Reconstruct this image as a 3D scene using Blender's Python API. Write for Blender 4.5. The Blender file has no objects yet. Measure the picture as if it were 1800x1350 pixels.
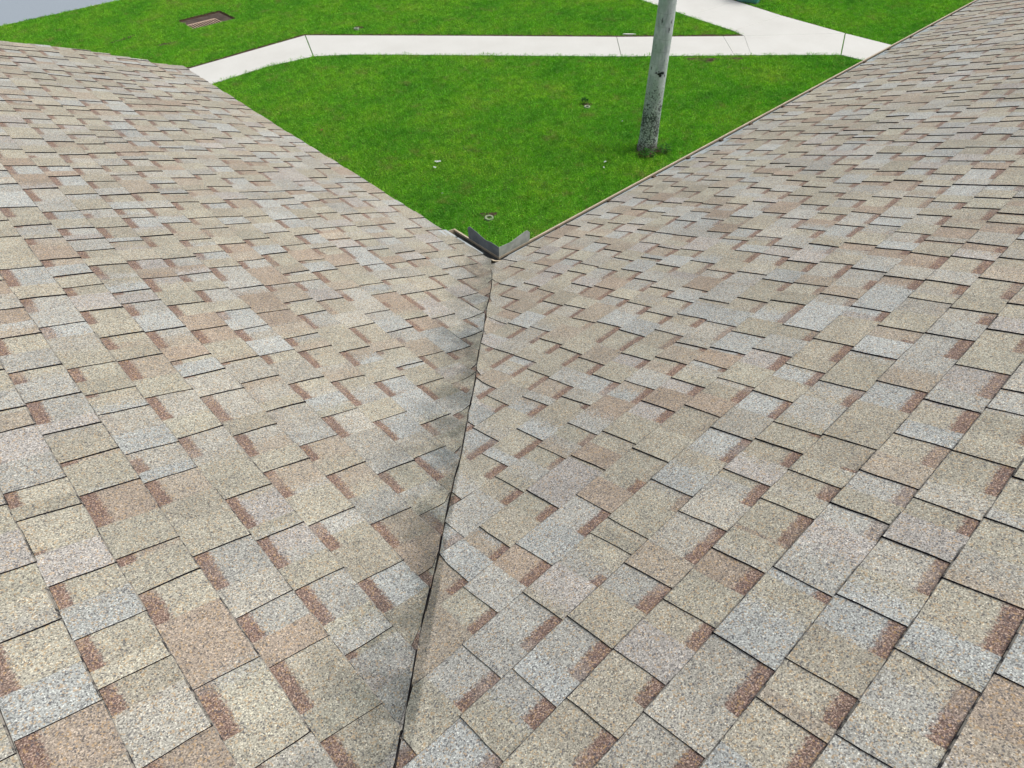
import bpy, bmesh, math, random
from math import sin, cos, pi, radians, sqrt, exp
from mathutils import Vector, Matrix
random.seed(7)
S = bpy.context.scene
COL = S.collection
H = 3.1                        # eave height above the lawn

# ---------------------------------------------------------------- camera
cd = bpy.data.cameras.new('camera'); cam = bpy.data.objects.new('camera', cd); COL.objects.link(cam)
cd.sensor_width = 36.0; cd.lens = 24.04; cd.clip_start = 0.05; cd.clip_end = 500
Rm = [[0.7310433, 0.4874322, -0.4774783], [-0.6822880, 0.5143435, -0.5195515], [-0.0076582, 0.7055924, 0.7085765]]
M4 = Matrix([Rm[i] + [v] for i, v in enumerate((-2.18296, -2.51058, 2.30958 + H))] + [[0, 0, 0, 1]])
cam.matrix_world = M4
S.camera = cam

# ---------------------------------------------------------------- light
SUN_EL, SUN_AZ = 60, -35       # azimuth measured from +X towards +Y
w = bpy.data.worlds.new('World'); S.world = w; w.use_nodes = True
nt = w.node_tree; nt.nodes.clear()
sky = nt.nodes.new('ShaderNodeTexSky'); sky.sky_type = 'NISHITA'; sky.sun_disc = False
sky.sun_elevation = radians(SUN_EL); sky.sun_rotation = radians(90 - SUN_AZ)
sky.air_density = 1.0; sky.dust_density = 6.0; sky.ozone_density = 1.0
hs = nt.nodes.new('ShaderNodeHueSaturation'); hs.inputs['Saturation'].default_value = 0.46
bg = nt.nodes.new('ShaderNodeBackground'); bg.inputs['Strength'].default_value = 0.15
wo = nt.nodes.new('ShaderNodeOutputWorld')
nt.links.new(sky.outputs[0], hs.inputs['Color']); nt.links.new(hs.outputs[0], bg.inputs[0]); nt.links.new(bg.outputs[0], wo.inputs[0])
ld = bpy.data.lights.new('sun', 'SUN'); ld.energy = 1.0; ld.angle = radians(30); ld.color = (1.0, 0.975, 0.94)
sun = bpy.data.objects.new('sun', ld); COL.objects.link(sun)
sd = Vector((cos(radians(SUN_EL)) * cos(radians(SUN_AZ)), cos(radians(SUN_EL)) * sin(radians(SUN_AZ)), sin(radians(SUN_EL))))
sun.rotation_euler = sd.to_track_quat('Z', 'Y').to_euler(); sun.location = sd * 40
S.view_settings.view_transform = 'Standard'; S.view_settings.look = 'None'
S.view_settings.exposure = 0.10; S.view_settings.gamma = 1.0; S.view_settings.use_curve_mapping = False

# ---------------------------------------------------------------- helpers
def tag(o, label=None, cat=None, group=None, kind=None):
    if label: o['label'] = label
    if cat: o['category'] = cat
    if group: o['group'] = group
    if kind: o['kind'] = kind
    return o
def empty(name, loc):
    o = bpy.data.objects.new(name, None); COL.objects.link(o); o.location = loc; o.empty_display_size = .2
    bpy.context.view_layer.update(); return o
def mesh_obj(name, verts, faces, mats, parent=None, midx=None, smooth=False):
    me = bpy.data.meshes.new(name); me.from_pydata([tuple(v) for v in verts], [], faces)
    for m in (mats if isinstance(mats, (list, tuple)) else [mats]): me.materials.append(m)
    if midx: me.polygons.foreach_set('material_index', midx)
    if smooth: me.polygons.foreach_set('use_smooth', [True] * len(me.polygons))
    me.update()
    o = bpy.data.objects.new(name, me); COL.objects.link(o)
    if parent:
        o.parent = parent
        o.matrix_parent_inverse = parent.matrix_world.inverted()
    return o
class MB:
    """collects faces of one mesh"""
    def __init__(s): s.v = []; s.f = []; s.m = []
    def face(s, pts, m=0):
        n = len(s.v); s.v += [tuple(p) for p in pts]; s.f.append(tuple(range(n, n + len(pts)))); s.m.append(m)
    def box(s, a, b, m=0):
        x0, y0, z0 = a; x1, y1, z1 = b
        P = [(x0, y0, z0), (x1, y0, z0), (x1, y1, z0), (x0, y1, z0), (x0, y0, z1), (x1, y0, z1), (x1, y1, z1), (x0, y1, z1)]
        for q in ((0, 3, 2, 1), (4, 5, 6, 7), (0, 1, 5, 4), (1, 2, 6, 5), (2, 3, 7, 6), (3, 0, 4, 7)): s.face([P[i] for i in q], m)
    def sweep(s, prof, path, m=0, close=False):
        # profile points given per path node as a function: path node -> list of points
        rings = [prof(p) for p in path]
        n = len(rings[0])
        for a, b in zip(rings[:-1], rings[1:]):
            for i in range(n if close else n - 1):
                j = (i + 1) % n; s.face([a[i], a[j], b[j], b[i]], m)
        return rings
    def lathe(s, rz, c=(0, 0, 0), seg=24, m=0):
        c = Vector(c)
        R = [[c + Vector((r * cos(2 * pi * k / seg), r * sin(2 * pi * k / seg), z)) for k in range(seg)] for r, z in rz]
        for a, b in zip(R[:-1], R[1:]):
            for k in range(seg):
                j = (k + 1) % seg; s.face([a[k], a[j], b[j], b[k]], m)
    def build(s, name, mats, parent=None, smooth=False, merge=True, bevel=0):
        o = mesh_obj(name, s.v, s.f, mats, parent, s.m, smooth)
        if merge or bevel:
            bm = bmesh.new(); bm.from_mesh(o.data)
            bmesh.ops.remove_doubles(bm, verts=bm.verts, dist=1e-5)
            bmesh.ops.recalc_face_normals(bm, faces=bm.faces)
            if bevel: bmesh.ops.bevel(bm, geom=bm.edges[:], offset=bevel, segments=2, affect='EDGES', profile=.5)
            bm.to_mesh(o.data); bm.free()
        return o

class NT:
    def __init__(s, name, rough=.8, spec=.3):
        s.m = bpy.data.materials.new(name); s.m.use_nodes = True; s.t = s.m.node_tree; s.t.nodes.clear()
        s.out = s.t.nodes.new('ShaderNodeOutputMaterial'); s.p = s.t.nodes.new('ShaderNodeBsdfPrincipled')
        s.t.links.new(s.p.outputs[0], s.out.inputs[0])
        s.p.inputs['Roughness'].default_value = rough; s.p.inputs['Specular IOR Level'].default_value = spec
        s.tc = s.t.nodes.new('ShaderNodeTexCoord')
        s.geo = s.t.nodes.new('ShaderNodeNewGeometry')
    def set(s, sock, v):
        if hasattr(v, 'is_output'): s.t.links.new(v, sock)
        elif isinstance(v, (tuple, list)) and len(v) == 3 and sock.type == 'RGBA': sock.default_value = (*v, 1)
        else: sock.default_value = v
    def math(s, op, a, b=0.0, c=None, clamp=False):
        n = s.t.nodes.new('ShaderNodeMath'); n.operation = op; n.use_clamp = clamp
        s.set(n.inputs[0], a); s.set(n.inputs[1], b)
        if c is not None: s.set(n.inputs[2], c)
        return n.outputs[0]
    def step(s, x, lo, hi, a=0.0, b=1.0):
        n = s.t.nodes.new('ShaderNodeMapRange'); n.interpolation_type = 'SMOOTHSTEP'
        s.set(n.inputs[0], x); s.set(n.inputs[1], lo); s.set(n.inputs[2], hi); s.set(n.inputs[3], a); s.set(n.inputs[4], b)
        return n.outputs[0]
    def noise(s, scale, detail=2, rough=.5, vec=None, col=False, dist=0):
        n = s.t.nodes.new('ShaderNodeTexNoise'); n.inputs['Scale'].default_value = scale; n.inputs['Detail'].default_value = detail
        n.inputs['Roughness'].default_value = rough; n.inputs['Distortion'].default_value = dist
        s.set(n.inputs['Vector'], vec if vec is not None else s.geo.outputs['Position'])
        return n.outputs['Color' if col else 'Fac']
    def voro(s, scale, vec=None, dim='3D', w=None, out='Color', feat='F1'):
        n = s.t.nodes.new('ShaderNodeTexVoronoi'); n.voronoi_dimensions = dim; n.feature = feat
        n.inputs['Scale'].default_value = scale
        if dim == '1D': s.set(n.inputs['W'], w)
        else: s.set(n.inputs['Vector'], vec if vec is not None else s.geo.outputs['Position'])
        return n.outputs[out]
    def ramp(s, x, stops, interp='LINEAR'):
        n = s.t.nodes.new('ShaderNodeValToRGB'); n.color_ramp.interpolation = interp
        e = n.color_ramp.elements
        while len(e) < len(stops): e.new(.5)
        for el, (p, c) in zip(e, stops): el.position = p; el.color = (*c, 1) if len(c) == 3 else c
        s.set(n.inputs[0], x); return n.outputs[0]
    def mix(s, f, a, b, mode='MIX'):
        n = s.t.nodes.new('ShaderNodeMix'); n.data_type = 'RGBA'; n.blend_type = mode
        s.set(n.inputs[0], f); s.set(n.inputs[6], a); s.set(n.inputs[7], b); return n.outputs[2]
    def sep(s, v):
        n = s.t.nodes.new('ShaderNodeSeparateXYZ'); s.set(n.inputs[0], v); return n.outputs
    def comb(s, x, y, z):
        n = s.t.nodes.new('ShaderNodeCombineXYZ'); s.set(n.inputs[0], x); s.set(n.inputs[1], y); s.set(n.inputs[2], z); return n.outputs[0]
    def attr(s, name):
        n = s.t.nodes.new('ShaderNodeAttribute'); n.attribute_name = name; return n
    def bump(s, h, strength=.3, dist=.002):
        n = s.t.nodes.new('ShaderNodeBump'); n.inputs['Strength'].default_value = strength; n.inputs['Distance'].default_value = dist
        s.set(n.inputs['Height'], h); s.t.links.new(n.outputs[0], s.p.inputs['Normal'])
    def color(s, c): s.set(s.p.inputs['Base Color'], c)

E_ = 0.143                                   # shingle exposure along the slope
# ---------------------------------------------------------------- materials
def mat_shingle():
    n = NT('shingle_granules', .75, .35)
    a = n.attr('sh'); x, y, z = n.sep(a.outputs['Vector'])          # u, s_local, seed
    layer = n.attr('tooth').outputs['Fac']
    tone = n.attr('tone').outputs['Fac']
    gj = n.sep(n.voro(380)); j1 = n.noise(150, 2); j2 = n.noise(28, 2)
    u = n.math('ADD', x, n.math('MULTIPLY', n.math('SUBTRACT', j1, .5), .06))
    u = n.math('ADD', u, n.math('MULTIPLY', n.math('SUBTRACT', j2, .5), .06))
    u = n.math('ADD', u, n.math('MULTIPLY', n.math('SUBTRACT', gj[0], .5), .05))
    cell = n.voro(3.6, dim='1D', w=n.math('ADD', u, n.math('MULTIPLY', z, 17.31)))
    cr = n.sep(cell)
    blend = n.ramp(cr[0], [(0, (.328, .315, .262)), (.25, (.320, .303, .252)), (.36, (.338, .330, .295)), (.47, (.314, .282, .235)),
                           (.55, (.302, .256, .210)), (.62, (.330, .332, .310)), (.76, (.342, .358, .350)), (.90, (.335, .322, .305)), (.96, (.335, .326, .272))], 'CONSTANT')
    blend = n.mix(1, blend, n.ramp(cr[1], [(0, (1.05, 1.05, 1.02)), (1, (1.27, 1.27, 1.24))]), 'MULTIPLY')
    # brown shadow line printed across the top of every slot
    sj = n.math('ADD', y, n.math('MULTIPLY', n.math('SUBTRACT', n.noise(160, 2), .5), .034))
    bandw = n.math('ADD', .028, n.math('MULTIPLY', cr[2], .008))
    bf = n.step(sj, n.math('SUBTRACT', E_ - .007, bandw), n.math('SUBTRACT', E_ + .005, bandw))
    bf = n.math('MULTIPLY', bf, n.math('SUBTRACT', 1.0, layer))
    bf = n.math('MULTIPLY', bf, n.step(n.noise(7, 1), .3, .5, .55, .95))
    bm_ = n.sep(n.voro(3.0, dim='1D', w=n.math('ADD', x, n.math('MULTIPLY', z, 3.77))))
    bf = n.math('MULTIPLY', bf, n.step(bm_[0], .07, .13, .15, 1.0))
    bcol = n.mix(n.step(n.noise(330, 1), .5, .62), (.180, .112, .090), (.32, .240, .192))
    c = n.mix(bf, blend, bcol)
    # granules: single stones and clumps
    g1 = n.sep(n.voro(420)); g2 = n.noise(330, 2, .6)
    v1 = n.ramp(g1[0], [(0, (.32, .32, .34)), (.10, (.60, .59, .58)), (.28, (.88, .88, .88)), (.72, (1.06, 1.06, 1.06)), (.90, (1.35, 1.35, 1.35)), (1, (1.8, 1.8, 1.8))])
    c = n.mix(1, c, v1, 'MULTIPLY')
    v2 = n.ramp(g2, [(.30, (.55, .55, .57)), (.47, (.98, .98, .98)), (.56, (1.06, 1.06, 1.06)), (.70, (1.42, 1.41, 1.38))])
    c = n.mix(1, c, v2, 'MULTIPLY')
    g3 = n.sep(n.voro(300))
    c = n.mix(n.math('MULTIPLY', n.step(g3[1], .86, .9), .5), c, (.50, .33, .15))
    c = n.mix(n.math('MULTIPLY', n.step(g3[2], .90, .93), .7), c, (.075, .078, .095))
    # cloudy weathering over the whole slope
    wz = n.noise(1.7, 3, .55); c = n.mix(1, c, n.ramp(wz, [(.3, (.90, .905, .91)), (.7, (1.06, 1.05, 1.03))]), 'MULTIPLY')
    w2 = n.noise(11, 2, .6); c = n.mix(1, c, n.ramp(w2, [(.28, (.90, .90, .90)), (.62, (1.03, 1.03, 1.03))]), 'MULTIPLY')
    c = n.mix(1, c, n.comb(tone, tone, tone), 'MULTIPLY')
    # valley grime with some shade painted in, mostly on the left-hand slope
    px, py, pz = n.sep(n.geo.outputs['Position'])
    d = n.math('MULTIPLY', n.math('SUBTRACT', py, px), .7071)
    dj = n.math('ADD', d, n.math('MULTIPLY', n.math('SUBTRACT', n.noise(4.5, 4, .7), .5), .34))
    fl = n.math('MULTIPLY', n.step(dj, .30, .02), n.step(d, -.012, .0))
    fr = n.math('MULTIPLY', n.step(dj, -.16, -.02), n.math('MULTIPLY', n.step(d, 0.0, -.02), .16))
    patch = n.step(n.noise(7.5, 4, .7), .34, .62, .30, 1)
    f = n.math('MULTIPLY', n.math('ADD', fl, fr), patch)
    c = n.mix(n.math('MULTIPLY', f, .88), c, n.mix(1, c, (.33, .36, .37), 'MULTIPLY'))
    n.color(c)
    n.bump(n.math('ADD', g1[0], g2), .35, .0016)
    return n.m
def mat_simple(name, col, rough=.6, spec=.3, var=.15, scale=20, metal=0, col2=None, bump=0):
    n = NT(name, rough, spec); f = n.noise(scale, 4, .6)
    c2 = col2 or tuple(v * (1 - 2 * var) for v in col)
    n.color(n.ramp(f, [(.3, c2), (.65, col)])); n.p.inputs['Metallic'].default_value = metal
    if bump: n.bump(f, bump, .004)
    return n.m
def mat_concrete():
    n = NT('path_concrete', .9, .2)
    f = n.noise(1.1, 4, .6); c = n.ramp(f, [(.3, (.575, .575, .535)), (.7, (.625, .627, .590))])
    c = n.mix(1, c, n.ramp(n.noise(160, 2), [(.3, (.90, .90, .90)), (.6, (1.02, 1.02, 1.02))]), 'MULTIPLY')
    c = n.mix(n.math('MULTIPLY', n.step(n.noise(3.5, 5, .7), .60, .78), .22), c, (.42, .39, .32))
    n.color(c); n.bump(n.noise(90, 3), .2, .003); return n.m
def mat_soil(name='lawn_soil', green=True):
    n = NT(name, .95, .1)
    c = n.ramp(n.noise(30, 4, .65), [(.3, (.028, .019, .013)), (.7, (.115, .078, .052))])
    if green:
        g = n.ramp(n.noise(22, 3, .6), [(.3, (.03, .11, .006)), (.7, (.07, .22, .012))])
        far = n.ramp(n.noise(1.3, 4, .6), [(.3, (.06, .23, .010)), (.7, (.11, .29, .018))])
        c = n.mix(n.step(n.noise(2.6, 4, .65), .30, .45, .35, 1), c, n.mix(.35, g, far))
    n.color(c); n.bump(n.noise(60, 3), .6, .02); return n.m
def mat_grass():
    n = NT('grass_blades', .55, .25)
    P = n.geo.outputs['Position']
    f1 = n.noise(.75, 4, .6); f2 = n.noise(4.5, 3, .65); f3 = n.noise(60, 1)
    ri = n.geo.outputs['Random Per Island']
    base = n.ramp(f1, [(.30, (.175, .53, .055)), (.45, (.255, .63, .060)), (.60, (.34, .67, .070)), (.74, (.45, .69, .11))])
    base = n.mix(1, base, n.ramp(f2, [(.28, (.66, .74, .8)), (.5, (1, 1, 1)), (.72, (1.28, 1.14, 1.0))]), 'MULTIPLY')
    base = n.mix(1, base, n.ramp(ri, [(0, (.62, .70, .7)), (.5, (1, 1, 1)), (.88, (1.28, 1.2, 1.1)), (.93, (1.9, 1.35, 2.6)), (1, (2.0, 1.4, 3.2))]), 'MULTIPLY')
    base = n.mix(1, base, n.ramp(f3, [(.3, (.70, .76, .8)), (.7, (1.32, 1.18, 1.1))]), 'MULTIPLY')
    base = n.mix(n.step(n.noise(11, 2), .62, .70, 0, .6), base, (.48, .52, .13))
    # straw coloured, thin turf here and there and beside the path
    px, py, pz = n.sep(P)
    sp = n.noise(1.9, 4, .7)
    base = n.mix(n.step(sp, .55, .70, 0, .7), base, (.42, .46, .15))
    n.color(base)
    n.p.inputs['Subsurface Weight'].default_value = 0
    tr = n.t.nodes.new('ShaderNodeBsdfTranslucent'); n.set(tr.inputs[0], n.mix(1, base, (1.1, 1.1, .6), 'MULTIPLY'))
    mx = n.t.nodes.new('ShaderNodeMixShader'); mx.inputs[0].default_value = .52
    n.t.links.new(n.p.outputs[0], mx.inputs[1]); n.t.links.new(tr.outputs[0], mx.inputs[2]); n.t.links.new(mx.outputs[0], n.out.inputs[0])
    return n.m
def mat_bark():
    n = NT('palm_bark', .9, .15)
    P = n.geo.outputs['Position']; px, py, pz = n.sep(P)
    st = n.comb(n.math('MULTIPLY', px, 1.0), n.math('MULTIPLY', py, 1.0), n.math('MULTIPLY', pz, .35))
    c = n.ramp(n.noise(12, 5, .7, st), [(.35, (.36, .40, .41)), (.62, (.68, .70, .72))])
    c = n.mix(n.step(n.noise(4.5, 3, .6), .45, .65, 0, .5), c, (.44, .54, .47))
    # black speckled lichen: dense low on the trunk, scattered marks higher up
    low = n.step(pz, 1.45, .6)
    sp = n.noise(40, 3, .7)
    th = n.math('SUBTRACT', .68, n.math('MULTIPLY', low, .21))
    f = n.step(n.math('ADD', sp, n.math('MULTIPLY', n.math('SUBTRACT', n.noise(6, 2), .5), .22)), th, n.math('ADD', th, .05))
    c = n.mix(n.math('MULTIPLY', f, .85), c, (.035, .042, .04))
    v = n.voro(13, st, out='Distance'); vn = n.math('ADD', v, n.math('MULTIPLY', n.noise(50, 2), .35))
    c = n.mix(n.math('MULTIPLY', n.step(vn, .37, .30), n.step(n.noise(5, 1), .40, .50, 0, .85)), c, (.05, .055, .055))
    # pale ring scars
    ring = n.math('PINGPONG', n.math('ADD', pz, n.math('MULTIPLY', n.noise(5, 2), .05)), .09)
    c = n.mix(n.step(ring, .006, .0, 0, .3), c, (.12, .13, .12))
    c = n.mix(n.step(pz, .20, .02, 0, .65), c, (.11, .075, .052))
    n.color(c); n.bump(n.math('ADD', sp, ring), .6, .006); return n.m

M = {}
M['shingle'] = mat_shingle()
M['asphalt_edge'] = mat_simple('shingle_cut_edge', (.016, .016, .024), .9, .05, .3, 200)
def mat_worn_shaded():  # worn asphalt rim; its dark tone also paints contact shadow along each course
    n = NT('shingle_worn_shaded_rim', .9, .1)
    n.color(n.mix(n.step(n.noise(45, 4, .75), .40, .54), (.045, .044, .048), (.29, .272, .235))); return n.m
M['worn_shaded_edge'] = mat_worn_shaded()
M['underlay'] = mat_simple('grimy_underlay', (.05, .047, .045), .95, .1, .3, 60)
M['concrete'] = mat_concrete()
M['soil'] = mat_soil(); M['bare'] = mat_soil('bare_soil', False)
M['grass'] = mat_grass(); M['bark'] = mat_bark()
M['tan'] = mat_simple('tan_painted_metal', (.54, .46, .34), .5, .3, .1, 12, col2=(.42, .35, .25))
M['paint'] = mat_simple('pale_painted_metal', (.42, .46, .46), .5, .3, .1, 9, col2=(.27, .32, .33))
M['gut_in'] = mat_simple('grimy_gutter_inside', (.20, .21, .215), .8, .2, .25, 25)
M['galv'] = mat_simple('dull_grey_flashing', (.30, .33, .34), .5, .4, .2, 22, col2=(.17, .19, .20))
M['galv_lit'] = mat_simple('lit_grey_flashing', (.52, .54, .48), .6, .4, .2, 26, col2=(.33, .36, .31))  # lit copy of the flashing: the light is put into its colour
M['rust'] = mat_simple('brown_hanger', (.11, .075, .05), .8, .2, .2, 60)
M['stucco'] = mat_simple('cream_stucco', (.55, .50, .40), .95, .1, .06, 60, bump=.5)
M['white'] = mat_simple('white_paint', (.70, .70, .66), .6, .3, .05, 8)
M['pvc'] = mat_simple('pale_pvc', (.36, .41, .29), .7, .2, .12, 60, col2=(.17, .24, .12))
M['black'] = mat_simple('black_plastic', (.02, .024, .024), .5, .3, .2, 40)
M['iron'] = mat_simple('rusty_cast_iron', (.66, .50, .38), .8, .2, .3, 40, col2=(.42, .30, .22))
M['pitconc'] = mat_simple('stained_concrete', (.11, .085, .07), .95, .1, .3, 9, col2=(.045, .036, .03), bump=.6)
M['road'] = mat_simple('grey_asphalt', (.30, .345, .385), .9, .2, .08, 60, col2=(.255, .30, .34), bump=.3)
M['green'] = mat_simple('green_enamel', (.055, .25, .19), .4, .4, .1, 6)
M['bluegrey'] = mat_simple('grey_plinth', (.06, .08, .11), .8, .2, .2, 20)
M['leaf'] = mat_simple('dry_leaf', (.30, .12, .05), .8, .2, .3, 60)
M['petal'] = mat_simple('white_litter', (.72, .74, .72), .7, .2, .05, 60)
M['frond'] = mat_simple('palm_frond_green', (.07, .15, .025), .5, .3, .2, 3)
M['shaft'] = mat_simple('crownshaft_green', (.12, .22, .05), .4, .4, .15, 4)
M['weed'] = mat_simple('weed_leaf', (.035, .14, .015), .8, .1, .3, 18)
M['plywood'] = mat_simple('plywood_deck', (.30, .22, .13), .9, .1, .15, 12)

# ================================================================ GROUND
PIT = [(4.03, 15.14), (5.12, 15.14), (5.12, 15.98), (4.03, 15.98)]
bm = bmesh.new()
def loop(pts, z=0):
    vs = [bm.verts.new((x, y, z)) for x, y in pts]
    return [bm.edges.new((vs[i], vs[(i + 1) % len(vs)])) for i in range(len(vs))]
ed = loop([(-150, -150), (250, -150), (250, 250), (-150, 250)]) + loop(PIT)
bmesh.ops.triangle_fill(bm, edges=ed, use_beauty=True)
bmesh.ops.recalc_face_normals(bm, faces=bm.faces)
for f in bm.faces:
    if f.normal.z < 0: f.normal_flip()
me = bpy.data.meshes.new('lawn_ground'); bm.to_mesh(me); bm.free(); me.materials.append(M['soil'])
g = bpy.data.objects.new('lawn_ground', me); COL.objects.link(g); g['kind'] = 'structure'

mb = MB(); ROADY = 18.55
mb.face([(-150, ROADY, .004), (12, ROADY, .004), (40, ROADY + 14, .004), (40, 60, .004), (-150, 60, .004)])
tag(mb.build('road', M['road']), kind='structure')

# concrete footpath: panels cast with open joints
def inset(poly, ins):
    n = len(poly); out = []
    L = []
    for i in range(n):
        a = Vector(poly[i]); b = Vector(poly[(i + 1) % n]); d = (b - a).normalized(); nn = Vector((-d.y, d.x))
        L.append((a + nn * ins[i], d))
    for i in range(n):
        p, d = L[i - 1]; q, e = L[i]
        den = d.x * e.y - d.y * e.x
        if abs(den) < 1e-3: out.append(tuple(q)); continue
        t = ((q - p).x * e.y - (q - p).y * e.x) / den; out.append(tuple(p + d * t))
    return out
def area(p): return sum(p[i][0] * p[(i + 1) % len(p)][1] - p[(i + 1) % len(p)][0] * p[i][1] for i in range(len(p))) / 2
# every panel: polygon counter-clockwise, inset per edge
panels = [
 ([(-9, 11.75), (1.2, 11.75), (1.2, 12.80), (-9, 12.80)], [0, .0015, 0, 0]),
 ([(1.2, 11.75), (3.0, 11.76), (4.1, 11.80), (5.13, 11.63), (5.68, 12.88), (1.2, 12.80)], [0, 0, 0, .010, 0, .0015]),
 ([(5.13, 11.63), (5.80, 11.12), (6.49, 10.43), (9.84, 7.03), (10.66, 7.87), (8.11, 10.46), (5.68, 12.88)], [0, 0, 0, .005, 0, 0, .010]),
 ([(9.84, 7.03), (11.60, 5.40), (12.39, 6.23), (10.66, 7.87)], [0, .0018, 0, .005]),
 ([(11.60, 5.40), (11.86, 5.16), (12.75, 5.92), (12.39, 6.23)], [0, .0018, 0, .0018]),
 ([(11.86, 5.16), (13.23, 3.85), (14.50, 4.43), (12.75, 5.92)], [0, .011, .002, .0018]),
 ([(13.23, 3.85), (13.29, 3.2), (13.29, -1.5), (14.54, -1.5), (14.54, 3.3), (14.50, 4.43)], [0, 0, 0, 0, 0, .011]),
 ([(12.75, 5.92), (14.50, 4.43), (14.56, 6.08), (12.86, 6.28)], [.002, 0, .002, 0]),
 ([(12.86, 6.28), (14.56, 6.08), (14.72, 7.46), (12.96, 7.62)], [.002, 0, .002, 0]),
 ([(12.96, 7.62), (14.72, 7.46), (14.90, 9.2), (13.15, 9.3)], [.002, 0, .002, 0]),
 ([(13.15, 9.3), (14.90, 9.2), (15.3, 18.4), (13.6, 18.5)], [.002, 0, 0, 0])]
mb = MB()
for poly, ins in panels:
    if area(poly) < 0: print('cw panel', poly)
    q = inset(poly, ins); zt = .016; b = .004
    top = [(x, y, zt) for x, y in inset(q, [b] * len(q))]; mid = [(x, y, zt - b) for x, y in q]; bot = [(x, y, -.05) for x, y in q]
    mb.face(top)
    for i in range(len(q)):
        j = (i + 1) % len(q); mb.face([mid[i], mid[j], top[j], top[i]]); mb.face([bot[i], bot[j], mid[j], mid[i]])
tag(mb.build('footpath', M['concrete'], merge=False), kind='structure')

# bare soil: the cut edge along the far side of the path and worn spots
def strip(pts, wd, z=.006, jit=.02):
    out = []; seg = []
    for a, b in zip(pts[:-1], pts[1:]):
        a = Vector(a); b = Vector(b); k = max(1, int((b - a).length / .12))
        for i in range(k): seg.append((a + (b - a) * i / k, (b - a).normalized()))
    seg.append((Vector(pts[-1]), (Vector(pts[-1]) - Vector(pts[-2])).normalized()))
    for p, d in seg:
        nn = Vector((-d.y, d.x)); out.append(((p.x, p.y, z), (*(p + nn * (wd + random.uniform(-jit, jit))), z)))
    return out
FAR = [(-9, 12.80), (1.2, 12.80), (5.68, 12.88), (8.11, 10.46), (10.66, 7.87), (12.75, 5.92)]
mb = MB()
r = strip(FAR, .12)
for a, b in zip(r[:-1], r[1:]): mb.face([a[0], b[0], b[1], a[1]])
FAR2 = [(15.3, 18.4), (14.90, 9.2), (14.72, 7.46), (14.56, 6.08), (14.50, 4.43), (14.54, 3.3), (14.54, -1.5)]
r = strip(FAR2, .045)
for a, b in zip(r[:-1], r[1:]): mb.face([a[0], b[0], b[1], a[1]])
def blob(cx, cy, rx, ry, rot=0, z=.007, n=28):
    P = []
    for k in range(n):
        t = 2 * pi * k / n; rr = 1 + .22 * sin(3 * t + cx * 7) + random.uniform(-.16, .16)
        x, y = rx * rr * cos(t), ry * rr * sin(t)
        P.append((cx + x * cos(rot) - y * sin(rot), cy + x * sin(rot) + y * cos(rot), z))
    mb.face(P)
BARE = [(10.95, 5.72, .38, .10, -.75), (11.45, 5.32, .24, .06, -.75), (10.75, 7.86, .42, .07, -.75), (10.95, 5.55, .10, .06, 0), (11.15, 4.85, .07, .05, 0),
        (3.15, 14.6, .30, .07, 0), (6.86, 12.50, .15, .08, -.3), (7.55, 5.92, .09, .06, -.7), (3.62, 4.28, .12, .07, -.7), (6.93, 3.93, .26, .24, 0),
        (1.9, 13.9, .16, .09, .3), (2.6, 15.6, .35, .05, .2)]
for bl in BARE: blob(*bl)
tag(mb.build('bare_soil', M['bare'], merge=False), kind='structure')

# ---------------------------------------------------------------- grass (uncountable): tufts over the lawn
def inside(x, y, poly):
    c = False; n = len(poly)
    for i in range(n):
        x1, y1 = poly[i]; x2, y2 = poly[i - 1]
        if (y1 > y) != (y2 > y) and x < (x2 - x1) * (y - y1) / (y2 - y1) + x1: c = not c
    return c
def dseg(x, y, a, b):
    ax, ay = a; bx, by = b; dx, dy = bx - ax, by - ay
    t = max(0, min(1, ((x - ax) * dx + (y - ay) * dy) / (dx * dx + dy * dy))); return math.hypot(x - ax - t * dx, y - ay - t * dy)
pts = []; STEP = .088
polys = [p for p, _ in panels]
boxes = [(min(a for a, _ in p), min(b for _, b in p), max(a for a, _ in p), max(b for _, b in p)) for p in polys]
HOLES = [(3.555, 4.19, .085), (7.48, 5.85, .075), (6.95, 3.99, .19), (6.76, 12.41, .08)]
for iy in range(int(-1 / STEP), int(25 / STEP)):
    for ix in range(int(-4 / STEP), int(22.5 / STEP)):
        x = ix * STEP + random.uniform(-.04, .04); y = iy * STEP + random.uniform(-.04, .04)
        if y < 5 and x < -.2: continue
        if x < 0 and y < 13: continue
        if y < .3 * (x - 19) - 1 or y > ROADY - .02 and x < 12.0 or (x - .3) + (y - .3) < 2.2: continue
        if x > 12 and y > ROADY + .5 * (x - 12) - .05: continue
        if x + y > 30: continue
        sk = False
        for p, bx in zip(polys, boxes):
            if bx[0] - .05 < x < bx[2] + .05 and bx[1] - .05 < y < bx[3] + .05 and inside(x - .03, y - .03, p): sk = True; break
        if sk: continue
        if PIT[0][0] - .02 < x < PIT[2][0] + .03 and PIT[0][1] - .09 < y < PIT[2][1] + .02: continue
        if any(math.hypot(x - a, y - b) < c for a, b, c in HOLES): continue
        if any(dseg(x, y, a, b) < .11 for a, b in zip(FAR[:-1], FAR[1:])): continue
        if any(dseg(x, y, a, b) < .055 for a, b in zip(FAR2[:-1], FAR2[1:])): continue
        bare = False
        for cx, cy, rx, ry, *ro in BARE:
            dx, dy = x - cx, y - cy; c, s_ = cos(ro[0]), sin(ro[0]); ex, ey = (dx * c + dy * s_) / rx, (-dx * s_ + dy * c) / ry
            if ex * ex + ey * ey < 1.0 and random.random() < .72: bare = True; break
        if bare: continue
        if random.random() < .02: continue
        pts.append((x, y, 0))
print('tufts', len(pts))
gr = mesh_obj('lawn_grass', pts, [], M['grass'])
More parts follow.
